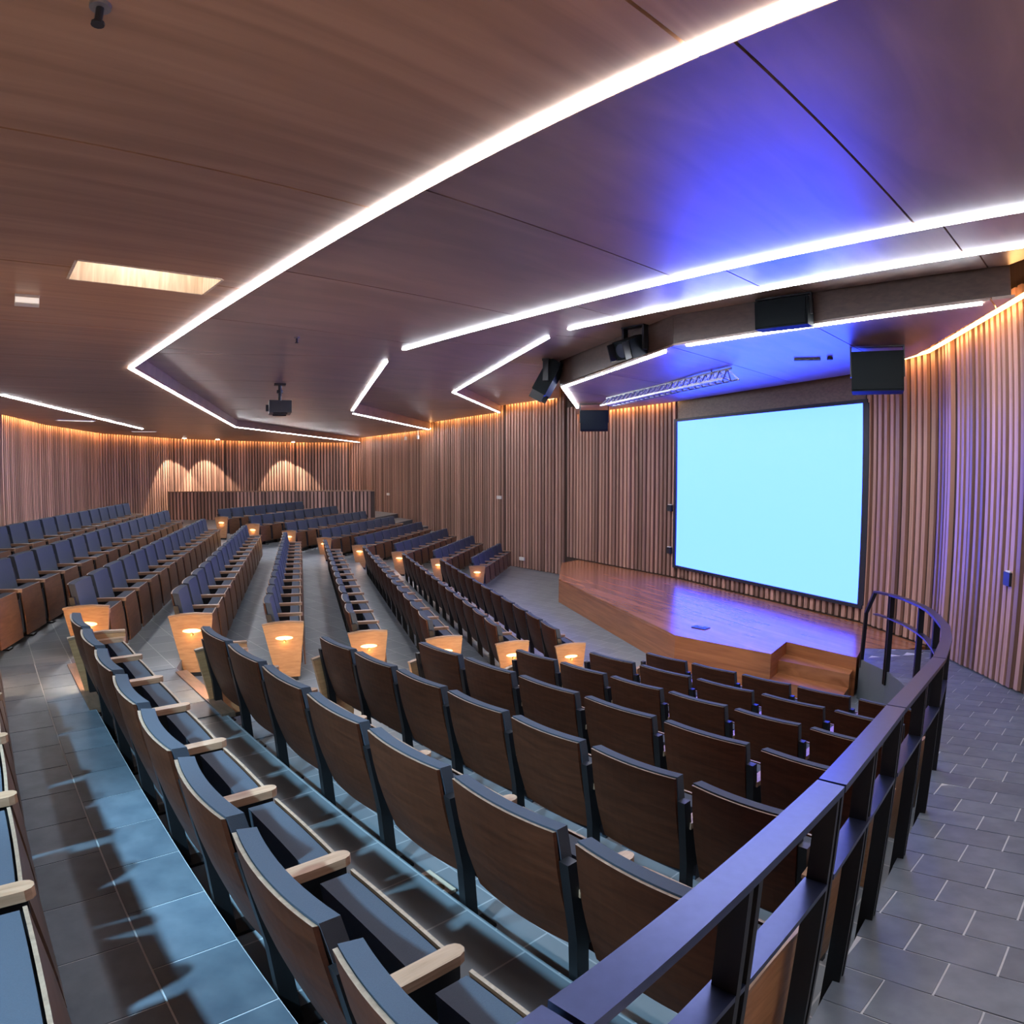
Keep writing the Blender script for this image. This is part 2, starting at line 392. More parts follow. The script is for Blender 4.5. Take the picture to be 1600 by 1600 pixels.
# ramp
W_R2 = [(3.5, -2.6), (3.75, 0.6), (4.45, 3.2), (5.05, 5.49), (5.56, 7.48), (5.75, 8.14)]
rp_poly = [(-3.0, -2.6)] + RAIL + [(4.74, 8.22), (5.36, 8.05)] + W_R2[::-1][1:]
ru = []
for p, q in zip(rp_poly, rp_poly[1:] + rp_poly[:1]):
    m_ = max(1, int((V2(q) - V2(p)).length / 0.4))
    for t in range(m_): ru.append(tuple(V2(p) + (V2(q) - V2(p)) * (t / m_)))
rm = MB(); n_ = len(rp_poly)
ys = sorted(set([-2.6, 0, 1.62, 3.42, 5.3, 6.66, 7.75, 8.3]))
for y0, y1 in zip(ys, ys[1:]):
    pl = clip(clip(rp_poly, (0, y0), (0, -1)), (0, y1), (0, 1))
    if len(pl) > 2: rm.prism(pl, zz(-2.95), lambda x, y: zz(ramp(x, y)) - 0.003, 0, 1)
rm.obj('ramp_slab', ['grout', 'riser_stone'], floor)

# separate stone tiles on the ramp (courses run parallel to the rows) and in the near aisle
TILE_N = [0]
TILE_MES = {}
def tile_at(c, lx, ly, axx, regions, zf, th=0.010, gap=0.007):
    """c centre (plan), axx unit vector along the tile, zf(x, y) top height (absolute)"""
    ay = V2((-axx.y, axx.x)); hx, hy = lx / 2 - gap / 2, ly / 2 - gap / 2
    full = [tuple(c + axx * sx * hx + ay * sy * hy) for sx, sy in ((-1, -1), (1, -1), (1, 1), (-1, 1))]
    poly = full
    for p, nn in regions:
        poly = clip(poly, p, nn)
        if len(poly) < 3: return
    ar = abs(sum(poly[k][0] * poly[(k + 1) % len(poly)][1] - poly[(k + 1) % len(poly)][0] * poly[k][1] for k in range(len(poly)))) / 2
    if ar < 0.006: return
    z = zf(c.x, c.y); gx = (zf(c.x + 0.05, c.y) - zf(c.x - 0.05, c.y)) / 0.1; gy = (zf(c.x, c.y + 0.05) - zf(c.x, c.y - 0.05)) / 0.1
    X = Vector((axx.x, axx.y, gx * axx.x + gy * axx.y)).normalized(); Yv = Vector((ay.x, ay.y, gx * ay.x + gy * ay.y)).normalized(); Zv = X.cross(Yv).normalized(); Yv = Zv.cross(X)
    M = Matrix(((X.x, Yv.x, Zv.x, c.x), (X.y, Yv.y, Zv.y, c.y), (X.z, Yv.z, Zv.z, z), (0, 0, 0, 1)))
    if ar > (2 * hx) * (2 * hy) * 0.998:
        key = (lx, ly)
        if key not in TILE_MES: TILE_MES[key] = MB().box(-hx, hx, -hy, hy, -th, 0).me('tile', ['tile'])
        me = TILE_MES[key]
    else:
        loc = [((V2(p) - c).dot(axx), (V2(p) - c).dot(ay)) for p in poly]
        me = MB().prism(loc, -th, 0).me('tile', ['tile'])
    o = put('tile', me, floor); o.matrix_world = M; TILE_N[0] += 1
LX, LY = 0.335, 0.228
edge0 = V2(RAIL[1]); 
wall_reg = [((5.05, 5.49), (0.969, -0.248)), ((5.56, 7.48), (0.96, -0.28)), ((4.45, 3.2), (0.967, -0.253))]
zt = lambda x, y: zz(ramp(x, y)) + 0.0
for j in range(-3, 41):
    nn = 0.90 + j * LY
    for i in range(-8, 16):
        uu = -0.62 + (i + 0.5) * LX - (LX / 2 if j % 2 else 0) - LX
        c = nN * nn + uN * uu
        az = math.degrees(math.atan2(c.x, c.y))
        if c.y < 0.3 or c.y > 8.3 or az > 66 or c.x > 6: continue
        if math.hypot(c.x, c.y) < 1.45: continue
        regs = []
        for P_, sg in ((RAIL, 1), (W_RIGHT[:6], -1)):
            best = min(range(len(P_) - 1), key=lambda q: (V2(P_[q]) + max(0, min(1, (c - V2(P_[q])).dot(V2(P_[q + 1]) - V2(P_[q])) / (V2(P_[q + 1]) - V2(P_[q])).length_squared)) * (V2(P_[q + 1]) - V2(P_[q])) - c).length)
            e = (V2(P_[best + 1]) - V2(P_[best])).normalized()
            regs.append((P_[best], V2((-e.y, e.x)) * sg if sg > 0 else V2((e.y, -e.x))))
        regs.append(((4.74, 8.22), V2((0.27, 0.96))))
        if c.y > 7.5: regs.append(((4.74, 8.22), V2((-0.85, 0.527))))
        tile_at(c, LX, LY, uN, regs, zt)
# near aisle between the last two rows (tier -1) and the cross aisle on tiers -1, 0, 1
AX, AY = 0.335, 0.288
for k in (-1, 0, 1):
    n0, n1 = cN(k) + 0.10, cN(k + 1) + 0.10
    vert = uN.dot(V2(LINES[k][1]))
    regs = [(nN * n0, -nN), (nN * n1, nN), (LINES[k][1], (V2(LINES[k + 1][1]) - V2(LINES[k][1])).normalized().yx * Vector((-1, 1))), (RAIL[1], V2((-0.733, 0.68)) * -1)]
    u_lo = {-1: -7.0, 0: -6.6, 1: -6.4}[k]; u_hi = {-1: -1.0, 0: -1.6, 1: -1.4}[k]
    if k == 0: u_hi = -4.6
    if k == 1: u_hi = -4.6
    bed = [tuple(nN * a_ + uN * b_) for a_, b_ in ((n0, u_lo), (n1, u_lo), (n1, u_hi), (n0, u_hi))]
    for p_, q_ in regs: bed = clip(bed, p_, q_)
    if len(bed) > 2: MB().prism(bed, zz(fl(k)) - 0.01, zz(fl(k)) + 0.003).obj('grout_bed', ['grout'], floor)
    j = 0
    while n0 + (j + 0.5) * AY < n1 + 0.1:
        i = 0
        while u_lo + i * AX < u_hi:
            c = nN * (n0 + (j + 0.5) * AY) + uN * (u_lo + (i + 0.5) * AX + (AX / 2 if j % 2 else 0))
            if math.degrees(math.atan2(-c.x, c.y)) < 48: tile_at(c, AX, AY, uN, regs, lambda x, y, kk=k: zz(fl(kk)) + 0.006)
            i += 1
        j += 1
# wooden nosings of the aisle steps
for k in range(-1, 7):
    vtx = V2(LINES[k][1]); L_ = {-1: 1.2}.get(k, 1.25)
    o = MB().box(0.0, L_, -0.045, 0.055, -0.03, 0.004).obj('step_nosing', ['nosing_wood'], floor, loc=(vtx.x + uN.x * 0.15, vtx.y + uN.y * 0.15, zz(fl(k - 1)) + 0.012), rz=math.atan2(uN.y, uN.x))

# ------------------------------------------------------------------ stage
st = empty('stage', (0, 0, 0)); tag(st, 'polished reddish timber stage platform in front of the screen', 'stage')
stage_poly = [(1.03, 14.40), (2.36, 9.26), (3.38, 8.14), (3.84, 8.72), (4.43, 7.80), (4.75, 8.24), (5.36, 8.08), (5.70, 8.16), (5.61, 8.84), (5.50, 9.74), (3.62, 14.42), (1.78, 17.55), (1.28, 16.9)]
SP1 = [(1.03, 14.40), (2.36, 9.26), (3.38, 8.14), (3.84, 8.72), (5.50, 9.74), (3.62, 14.42), (1.78, 17.55), (1.28, 16.9)]
SP2 = [(3.84, 8.72), (4.43, 7.80), (4.75, 8.24), (5.50, 9.74)]
SP3 = [(4.75, 8.24), (5.36, 8.08), (5.70, 8.16), (5.61, 8.84), (5.50, 9.74)]
bd_ = MB(); dk_ = MB()
for sp in (SP1, SP2, SP3): bd_.prism(sp, zz(-2.87), zz(STAGE - 0.03)); dk_.prism(sp, zz(STAGE - 0.03), zz(STAGE))
bd_.obj('stage_body', ['stage_face_wood'], st); dk_.obj('stage_deck', ['stage_wood'], st)
e1 = (V2((3.38, 8.14)) - V2((3.84, 8.72)))
t1a, t1b = V2((3.84, 8.72)) + e1 * 0.50, V2((4.46, 7.90)) + e1 * 0.42
t2a, t2b = V2((3.84, 8.72)) + e1 * 0.98, V2((4.46, 7.90)) + e1 * 0.86
MB().prism([(3.84, 8.72), (4.46, 7.90), tuple(t1b), tuple(t1a)], zz(-2.87), zz(-2.525)).obj('step', ['stage_wood'], st)
MB().prism([tuple(t1a), tuple(t1b), tuple(t2b), tuple(t2a)], zz(-2.87), zz(-2.70)).obj('step', ['stage_wood'], st)
fbx = empty('floor_box', (2.86, 9.67, zz(STAGE))); tag(fbx, 'small dark floor outlet box set in the stage deck', 'outlet')
MB().box(-0.12, 0.12, -0.08, 0.08, 0.0, 0.012).obj('cover', ['dark_plastic'], fbx, rz=R(-50))
MB().box(-0.05, 0.05, -0.012, 0.012, 0.012, 0.02).obj('lift_tab', ['grey_metal'], fbx, rz=R(-50))

# ------------------------------------------------------------------ ceiling
ceil = struct(empty('ceiling'), 'stepped veneered timber ceiling with light slots')
MB().prism([(4.2, -3), (6.2, 8), (5.9, 10), (3.9, 15), (2.4, 17.6), (-0.1, 20.8), (-6.9, 30.6), (-10.2, 30.1), (-14.2, 24), (-14.2, 20), (-6.5, -3)], zz(TOP), zz(TOP + 0.1)).obj('roof_slab', ['slab_dark'], ceil)
S1 = [(3.30, -0.93), (-4.82, 7.87), (-8.08, 18.77), (-6.90, 29.75)]
S2 = [(4.05, 2.05), (-1.55, 8.60), (-4.10, 17.00), (-3.00, 24.15)]
S3 = [(4.75, 3.58), (0.65, 8.45), (-1.28, 14.95), (-0.35, 20.05)]
S4 = [(4.75, 5.52), (2.06, 8.30), (0.87, 11.95), (1.50, 15.60)]
GAP = 0.007
def panels(quads, z, mat, joints_u, extra=None):
    for poly, u_, step, off in quads:
        ext = [V2(p).dot(u_) for p in poly]; lo, hi = min(ext), max(ext)
        cuts = [off + step * j for j in range(-20, 20) if lo + 0.05 < off + step * j < hi - 0.05]
        bounds = [lo - 1] + cuts + [hi + 1]
        for a_, b_ in zip(bounds, bounds[1:]):
            pl = clip(clip(poly, u_ * (a_ + GAP), -u_), u_ * (b_ - GAP), u_)
            if len(pl) < 3: continue
            m = MB()
            if extra and extra(a_, b_, u_):
                for q in extra(a_, b_, u_)(pl):
                    if len(q) > 2: m.prism(q, zz(z), zz(z + 0.03))
            else: m.prism(pl, (lambda x, y: zz(z(x, y))) if callable(z) else zz(z), (lambda x, y: zz(z(x, y) + 0.03)) if callable(z) else zz(z + 0.03))
            m.obj('ceiling_panel', [mat], ceil)
SKY_U, SKY_N, SKY_LU, SKY_LN = -4.85, 1.00, 0.23, 0.48
def sky_cut(a_, b_, u_):
    if u_ is not uN or not (a_ - 0.01 <= SKY_U - 0.1 <= b_ or a_ <= SKY_U + 0.1 <= b_): return None
    def f(pl):
        p0, p1 = nN * (SKY_N - SKY_LN), nN * (SKY_N + SKY_LN)
        out = [clip(pl, p0, nN), clip(pl, p1, -nN)]
        mid = clip(clip(pl, p0, -nN), p1, nN)
        if b_ > SKY_U + 0.1: out.append(clip(mid, uN * (SKY_U + SKY_LU), -uN))
        else: out.append(clip(mid, uN * (SKY_U - SKY_LU), uN))
        return out
    return f
uMx, uTx = uM, uT
A_quads = [([S1[0], S1[1], (-10.3, 9.9), (-8.0, 2.0), (-6.0, -2.5), (3.3, -2.5)], uN, 1.87, -1.05),
           ([S1[1], S1[2], (-13.50, 20.1), (-12.42, 15.8), (-11.28, 13.05), (-10.3, 9.9)], uM, 2.6, 9.0),
           ([S1[2], S1[3], (-7.55, 30.12), (-9.83, 29.42), (-11.9, 26.65), (-13.0, 24.38), (-13.50, 20.1)], uT, 2.6, 18.5)]
panels(A_quads, zA, 'ceiling_wood', None, sky_cut)
def quads(P, Q): return [([P[0], P[1], Q[1], Q[0]], uN, 1.87, -1.05), ([P[1], P[2], Q[2], Q[1]], uM, 2.6, 9.0), ([P[2], P[3], Q[3], Q[2]], uT, 2.6, 18.5)]
panels(quads(S1, S2), zB, 'ceiling_figured', None)
panels(quads(S2, S3), zC, 'ceiling_figured', None)
S4d = [(4.68, 5.45)] + S4[1:3] + [(1.28, 17.95)]
panels(quads(S3, S4d), zD, 'ceiling_figured', None)
E_poly = [(4.78, 5.50), (2.06, 8.30), (0.87, 11.95), (1.50, 15.60), (1.70, 17.45), (3.48, 14.36), (5.32, 9.72), (5.42, 8.84), (5.44, 8.20), (5.25, 7.50)]
panels([(E_poly, uN, 1.87, -1.05)], zE, 'ceiling_figured', None)
def fascia(P, zl, zh, mat='ceiling_figured', inwards=None):
    for a_, b_ in zip(P, P[1:]):
        d_ = (V2(b_) - V2(a_)).normalized(); nn = V2((d_.y, -d_.x)) * 0.012
        g = lambda f, p: zz(f(p[0], p[1])) if callable(f) else zz(f)
        q = [tuple(V2(a_) - nn), tuple(V2(b_) - nn), tuple(V2(b_) + nn), tuple(V2(a_) + nn)]
        MB().prism(q, (lambda x, y: zz(zl(x, y))) if callable(zl) else zz(zl), zz(zh)).obj('ceiling_fascia', [mat], ceil)
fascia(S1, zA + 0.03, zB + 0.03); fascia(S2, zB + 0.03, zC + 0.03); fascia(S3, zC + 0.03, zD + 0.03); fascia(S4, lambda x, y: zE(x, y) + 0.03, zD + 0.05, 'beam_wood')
# recess in the ceiling, lined with pale timber and lit from inside
rc = empty('ceiling_recess', (0, 0, 0)); tag(rc, 'pale timber-lined recess glowing in the brown ceiling', 'ceiling light')
rc_c = nN * SKY_N + uN * SKY_U
rc.location = (rc_c.x, rc_c.y, zz(zA)); rc.rotation_euler = (0, 0, math.atan2(nN.y, nN.x))
for nm, bx in (('lining_board', (-SKY_LN, SKY_LN, SKY_LU, SKY_LU + 0.02, -0.004, 0.45)), ('lining_board', (-SKY_LN, SKY_LN, -SKY_LU - 0.02, -SKY_LU, -0.004, 0.45)),
               ('lining_board', (SKY_LN, SKY_LN + 0.02, -SKY_LU, SKY_LU, -0.004, 0.45)), ('lining_board', (-SKY_LN - 0.02, -SKY_LN, -SKY_LU, SKY_LU, -0.004, 0.45))):
    MB().box(*bx).obj(nm, ['recess_wood'], rc)
MB().box(-SKY_LN, SKY_LN, -SKY_LU, SKY_LU, 0.45, 0.47).obj('recess_lamp_panel', ['panel_glow'], rc)
lamp('recess_lamp', 'AREA', (rc_c.x, rc_c.y, zz(zA) + 0.43), 2.8, (1.0, 0.93, 0.86), (rc_c.x, rc_c.y, 0), shape='RECTANGLE', size=0.6, size_y=0.3)

# white light slots along the ceiling steps
def led(a_, b_, z, side, label, wd=0.048):
    a_, b_ = V2(a_), V2(b_); d_ = (b_ - a_).normalized(); nn = V2((d_.y, -d_.x)) * side * 0.045
    f = (lambda p: z(p.x, p.y)) if callable(z) else (lambda p: z)
    A3 = (a_.x + nn.x, a_.y + nn.y, zz(f(a_)) + 0.004); B3 = (b_.x + nn.x, b_.y + nn.y, zz(f(b_)) + 0.004)
    o = MB().bar(A3, B3, wd, 0.03).obj('ceiling_light_strip', ['led_white']); tag(o, label, 'light strip', 'white light strips in the ceiling')
led(S1[0], S1[1], zA, -1, 'longest white light strip crossing the brown ceiling above the near seats')
led(S1[1], S1[2], zA, -1, 'white light strip running from the long strip towards the projector', 0.055)
led(S1[2], S1[3], zA, -1, 'white light strip in front of the spotlit rear wall', 0.055)
led((4.05, 2.05), (-1.33, 8.32), zB, -1, 'white light strip across the blue-lit middle of the ceiling')
led((-1.72, 9.2), (-3.95, 16.4), zB, -1, 'short white light strip slanting beside the projector', 0.055)
led((-4.14, 17.3), (-3.00, 24.15), zB, -1, 'white light strip ending at the lowest side wall cove', 0.055)
led((4.75, 3.58), (0.75, 8.33), zC, -1, 'white light strip directly above the timber beam with loudspeakers')
led((0.52, 8.85), (-1.28, 14.95), zC, -1, 'slanting white light strip left of the black spotlight', 0.05)
led((-1.28, 14.95), (-0.35, 20.05), zC, -1, 'white light strip ending at the middle side wall cove', 0.05)
zE4 = lambda x, y: zE(x, y) - 0.012
led((4.55, 5.72), (2.17, 8.18), zE4, 1, 'white light strip under the timber beam over the stage')
led((1.97, 8.6), (0.92, 11.80), zE4, 1, 'white light strip over the stage between the two black spotlights')
led((0.87, 11.95), (1.50, 15.60), zE4, 1, 'shortest white light strip, above the hanging black loudspeaker')
led((-8.5, 9.63), (-11.08, 18.48), zA, 1, 'white light strip near the curved rear wall', 0.07)

# warm coves where the ceiling stops short of the walls
def cove(pts, z, label):
    root = empty('cove_light', (0, 0, 0)); tag(root, label, 'cove light', 'warm cove lights')
    for a_, b_ in zip(pts, pts[1:]):
        a_, b_ = V2(a_), V2(b_); d_ = (b_ - a_).normalized(); nn = V2((-d_.y, d_.x))
        f = (lambda p: z(p.x, p.y)) if callable(z) else (lambda p: z)
        o = nn * 0.115
        MB().bar((a_.x + o.x, a_.y + o.y, zz(f(a_)) + 0.045), (b_.x + o.x, b_.y + o.y, zz(f(b_)) + 0.045), 0.04, 0.03).obj('light_bar', ['cove_warm'], root)
cove([(-2.9, 24.4), (-6.85, 30.05)], zB, 'warm cove light on the side wall next to the rear corner')
cove([(-0.28, 20.35), (-2.80, 24.25)], zC, 'warm cove light on the middle facet of the side wall')
cove([(1.25, 18.48), (-0.15, 20.2)], zD, 'warm cove light on the side wall facet nearest the stage')
cove([(3.62, 14.58), (1.86, 17.57)], zE, 'warm cove light beside the hanging loudspeaker left of the screen')
cove([(5.02, 5.45), (5.54, 7.48), (5.70, 8.14), (5.62, 8.8)], zE, 'warm cove light on the slatted wall right of the screen')
cove([(4.66, 3.6), (5.10, 5.3)], zD, 'warm cove light above the end of the timber beam')
cove([(-7.5, 30.36), (-9.95, 29.62), (-12.08, 26.77), (-13.2, 24.40), (-13.72, 20.11), (-12.6, 15.80), (-11.46, 13.02)], zA, 'warm cove light along the curved rear wall')

# ------------------------------------------------------------------ tip-up chairs
PITCH = 0.58
def back_pt(x, z, off=0.0):       # rear face of the shell; x in -1..1, z height
    t = (z - 0.27) / (0.77 - 0.27)
    y = 0.125 * (1 - t) - 0.03 * math.sin(math.pi * t) * 0.6 + 0.022 * x * x
    return y
CX0, HW = 0.31, 0.245             # chair centre, half width
def shell(u, v):
    x = 2 * u - 1; z = 0.27 + (0.77 - 0.27) * v
    return (CX0 + HW * x, back_pt(x, z), z), (0.0 - 0.13 * x, -1, 0.16)
def padf(u, v):
    x = 2 * u - 1; z = 0.34 + (0.768 - 0.34) * v
    y = back_pt(x, z) + 0.016 + 0.060 * (1 - 0.12 * v ** 8)
    return (CX0 + HW * 0.985 * x, y, z), (-0.13 * x, 1, -0.12)
def seatsh(u, v):
    x = 2 * u - 1; z = 0.13 + 0.405 * v
    y = 0.375 + 0.035 * math.sin(math.pi * (1 - v) * 0.5) - 0.004 * x * x
    return (CX0 + HW * 0.97 * x, y, z), (0, 1, 0.05)
def seatpad(u, v):
    x = 2 * u - 1; z = 0.15 + 0.380 * v
    y = 0.356 + 0.02 * math.sin(math.pi * (1 - v) * 0.5) - 0.004 * x * x
    return (CX0 + HW * 0.95 * x, y, z), (0, 1, 0)
ME_BACK = MB().sheet(shell, 10, 6, 0.013, (0, 0), 1).me('backrest', ['back_wood', 'ply_edge'])
ME_PAD = MB().sheet(padf, 10, 6, 0.056).me('back_pad', ['fabric'])
ME_SEAT = MB().sheet(seatsh, 6, 4, 0.011, (0, 0), 1).me('seat', ['seat_wood', 'ply_edge'])
ME_SPAD = MB().sheet(seatpad, 6, 4, 0.095).me('seat_pad', ['fabric'])
lg = MB().extr_yz([(0.120, 0.012), (0.178, 0.012), (0.160, 0.30), (0.090, 0.66), (0.045, 0.66), (0.100, 0.34)], -0.019, 0.019)
lg.extr_yz([(0.12, 0.30), (0.24, 0.30), (0.375, 0.47), (0.375, 0.515), (0.08, 0.515)], -0.018, 0.018)
ME_LEG = lg.me('leg', ['black_metal'])
ME_FOOT = MB().box(-0.045, 0.045, 0.06, 0.25, 0.0, 0.014).me('foot_plate', ['black_metal'])
ap = [(-0.027, 0.10), (0.027, 0.10), (0.027, 0.37), (0.020, 0.388), (0.008, 0.397), (-0.008, 0.397), (-0.020, 0.388), (-0.027, 0.37)]
ME_ARM = MB().prism(ap, 0.518, 0.548).me('armrest', ['arm_wood'])
CHAIR_PARTS = (('backrest', ME_BACK), ('back_pad', ME_PAD), ('seat', ME_SEAT), ('seat_pad', ME_SPAD), ('armrest', ME_ARM), ('leg', ME_LEG), ('foot_plate', ME_FOOT))
def chair(loc, rz, sx, label, group, last=False):
    r = empty('auditorium_chair', loc, rz); r.scale = (sx, 1, 1); tag(r, label, 'chair', group)
    for nm, me in CHAIR_PARTS: put(nm, me, r)
    if last:
        for nm, me in CHAIR_PARTS[4:]: put(nm, me, r, (PITCH, 0, 0))
    return r
# row-end panels with a small step lamp; outer face looks along +x
pp = [(0.005, 0.56), (0.12, 0.578), (0.25, 0.583), (0.40, 0.572), (0.405, 0.56), (0.345, 0.04), (0.115, 0.04)]
ME_PANEL = MB().extr_yz(pp, 0.0, 0.032).me('panel', ['panel_wood'])
ME_PFOOT = MB().box(0.0, 0.03, 0.13, 0.33, 0.0, 0.04).me('plinth', ['black_metal'])
pl_ = [(0.0, 0.562), (0.12, 0.580), (0.25, 0.585), (0.405, 0.574), (0.405, 0.590), (0.25, 0.601), (0.12, 0.596), (0.0, 0.578)]
ME_PCAP = MB().extr_yz(pl_, -0.004, 0.036).me('cap', ['arm_wood'])
gl = [(0.21 + 0.085 * math.cos(t), 0.435 + 0.020 * math.sin(t)) for t in [2 * math.pi * k / 18 for k in range(18)]]
ME_GLOW = MB().extr_yz(gl, 0.032, 0.036).me('lamp_lens', ['step_glow'])
hd = MB()
for k in range(8):
    t0, t1 = math.pi * k / 8, math.pi * (k + 1) / 8
hd.cyl((0.032, 0.21, 0.405), 0.016, 0.03, 12, 0, 0.010, axis='x')
ME_HOOD = hd.me('lamp_hood', ['brass'])
def end_panel(loc, rz, label, group, light=True, flip=False, power=STEP, col=(1.0, 0.52, 0.20)):
    r = empty('row_end_panel', loc, rz); tag(r, label, 'end panel', group)
    if flip: r.scale = (-1, 1, 1)
    for nm, me in (('panel', ME_PANEL), ('plinth', ME_PFOOT), ('cap', ME_PCAP)): put(nm, me, r)
    if light:
        g = put('lamp_lens', ME_GLOW, r); put('lamp_hood', ME_HOOD, r)
        c, s = math.cos(rz), math.sin(rz); lx = 0.075 * (-1 if flip else 1)
        lamp('step_lamp', 'POINT', (loc[0] + c * lx - s * 0.21, loc[1] + s * lx + c * 0.21, loc[2] + 0.40), power, col, shadow_soft_size=0.02)
    return r
ORD = ['', 'first', 'second', 'third', 'fourth', 'fifth', 'sixth', 'seventh', 'eighth', 'ninth', 'tenth', 'eleventh', 'twelfth', 'thirteenth', 'fourteenth', 'fifteenth', 'sixteenth', 'seventeenth', 'eighteenth']
rzN = math.atan2(uN.y, uN.x); rzM = math.atan2(-uM.y, -uM.x); rzT = math.atan2(-uT.y, -uT.x)
# near block: (first left edge, pitch, count)
NEAR = {-1: (-5.19, 0.58, 7), 0: (-5.02, 0.561, 8), 1: (-4.84, 0.601, 7), 2: (-4.65, 0.5475, 7), 3: (-4.57, 0.616, 6), 4: (-4.29, 0.5455, 6), 5: (-4.17, 0.611, 5), 6: (-4.11, 0.573, 5)}
for k, (u0, pt, cnt) in NEAR.items():
    row = ORD[7 - k]
    for j in range(cnt):
        p = nN * cN(k) + uN * (u0 - 0.035 + j * pt)
        lab = f'plywood tip-up chair, {ORD[j + 1]} from the aisle, {row} row from the stage, handrail block'
        chair((p.x, p.y, zz(fl(k))), rzN, pt / PITCH, lab, f'chairs of the {row} row beside the handrail', last=(j == cnt - 1))
    pe = nN * cN(k) + uN * (u0 - 0.035 - 0.035)
    if k >= -1: end_panel((pe.x, pe.y, zz(fl(k))), rzN, f'timber end panel on the aisle side of the {row} row, handrail block', 'aisle end panels of the handrail block', flip=True, power=STEP * 26, col=(1.0, 0.70, 0.42))
    pe = nN * cN(k) + uN * (u0 - 0.035 + cnt * pt + 0.03)
    if k >= 1: end_panel((pe.x, pe.y, zz(fl(k))), rzN, f'unlit timber end panel against the black handrail, {row} row from the stage', 'end panels along the handrail', light=False)
# middle block: start of each row along it
MSTART = {-2: 5.30, -1: 5.62, 0: 6.02, 1: 6.36, 2: 6.60, 3: 6.74, 4: 6.94, 5: 7.13, 6: 7.40}
MEND = {-2: 14.9, -1: 14.9, 0: 14.45, 1: 14.65, 2: 14.65, 3: 14.5, 4: 14.5, 5: 14.4, 6: 14.4}
for k, s0 in MSTART.items():
    row = ORD[7 - k]; cnt = int(round((MEND[k] - s0) / PITCH)); pt = (MEND[k] - s0) / cnt
    for j in range(cnt):
        p = nM * cM(k) + uM * (s0 + (j + 1) * pt)
        lab = f'tip-up chair, {ORD[j + 1]} from the lit end panel, {row} row from the stage, middle block'
        chair((p.x, p.y, zz(fl(k))), rzM, pt / PITCH, lab, f'chairs of the {row} row between the aisles', last=(j == 0))
    pe = nM * cM(k) + uM * (s0 - 0.035)
    end_panel((pe.x, pe.y, zz(fl(k))), rzM, f'end panel with glowing step lamp, {row} row from the stage, block between the aisles', 'lit end panels between the aisles')
# far block along the side wall
TSTART = {0: (14.75, 8), 1: (14.75, 9), 2: (14.93, 9), 3: (15.0, 9), 4: (15.02, 9), 5: (15.26, 8), 6: (15.45, 7), 7: (15.55, 6)}
for k, (s0, cnt) in TSTART.items():
    row = ORD[8 - k]
    for j in range(cnt):
        p = nT * cT(k) + uT * (s0 + (j + 1) * PITCH)
        lab = f'tip-up chair, {ORD[j + 1]} from the lit end panel, {row} row, side wall block'
        chair((p.x, p.y, zz(fl(k))), rzT, 1.0, lab, f'chairs of the {row} row along the side wall', last=(j == 0))
    pe = nT * cT(k) + uT * (s0 - 0.035)
    end_panel((pe.x, pe.y, zz(fl(k))), rzT, f'end panel with glowing step lamp, {row} row from the stage, side wall block', 'lit end panels of the side wall block', power=STEP * 1.3)

# ------------------------------------------------------------------ handrail
hr = empty('handrail', (RAIL[1][0], RAIL[1][1], zz(ramp(*RAIL[1])))); tag(hr, 'black steel handrail with flat top plate curving down the ramp', 'handrail')
hl = Vector(hr.location)
RH = 0.90
def rail_pt(i, h): return Vector((RAIL[i][0], RAIL[i][1], zz(ramp(*RAIL[i])) + h)) - hl
def plate(i0, i1, h, wd, th, nm, lift=0.0, g0=0.006, g1=0.006):
    m = MB(); idx = list(range(i0, i1 + 1)); P = [rail_pt(i, h) for i in idx]
    d0 = (P[1] - P[0]).normalized(); d1 = (P[-1] - P[-2]).normalized(); P[0] = P[0] + d0 * g0; P[-1] = P[-1] - d1 * g1
    ring = []
    for q in range(len(P)):
        t = (P[min(q + 1, len(P) - 1)] - P[max(q - 1, 0)]).normalized(); x = t.cross(Vector((0, 0, 1))).normalized(); y = x.cross(t)
        ring.append([P[q] + x * sx * wd / 2 + y * sy * th / 2 for sx, sy in ((-1, -1), (1, -1), (1, 1), (-1, 1))])
    for rr in ring: m.v += [tuple(v) for v in rr]
    for q in range(len(ring) - 1):
        for e in range(4):
            m.f.append((4 * q + e, 4 * q + (e + 1) % 4, 4 * q + 4 + (e + 1) % 4, 4 * q + 4 + e)); m.i.append(0)
    m.f += [(0, 1, 2, 3), tuple(4 * (len(ring) - 1) + e for e in (3, 2, 1, 0))]; m.i += [0, 0]
    m.obj(nm, ['rail_metal'], hr)
# finer rail path for straight part comes straight from RAIL
for i0, i1 in ((0, 1), (1, 2), (2, 3), (3, 4), (4, 12)): plate(i0, i1, RH, 0.072, 0.022, 'top_plate')
for i0, i1 in ((0, 1), (1, 2), (2, 3), (3, 4), (4, 6), (6, 12)): plate(i0, i1, RH - 0.27, 0.062, 0.016, 'mid_plate', g0=0.03, g1=0.03)
def post(p, zb, zt_, nm='post'):
    p = Vector((p[0], p[1], 0)); m = MB(); a_ = Vector((p.x, p.y, zb)) - hl; 
    i = min(range(len(RAIL) - 1), key=lambda q: ((V2(RAIL[q]) + V2(RAIL[q + 1])) / 2 - V2(p)).length); e = (V2(RAIL[i + 1]) - V2(RAIL[i])).normalized()
    M = Matrix(((e.x, -e.y, 0, a_.x), (e.y, e.x, 0, a_.y), (0, 0, 1, a_.z), (0, 0, 0, 1)))
    m.box(-0.032, -0.012, -0.028, 0.028, 0, zt_ - zb, 0, M); m.box(0.012, 0.032, -0.028, 0.028, 0, zt_ - zb, 0, M); m.box(-0.012, 0.012, -0.018, 0.018, 0.06, zt_ - zb - 0.02, 0, M)
    m.obj(nm, ['post_metal'], hr)
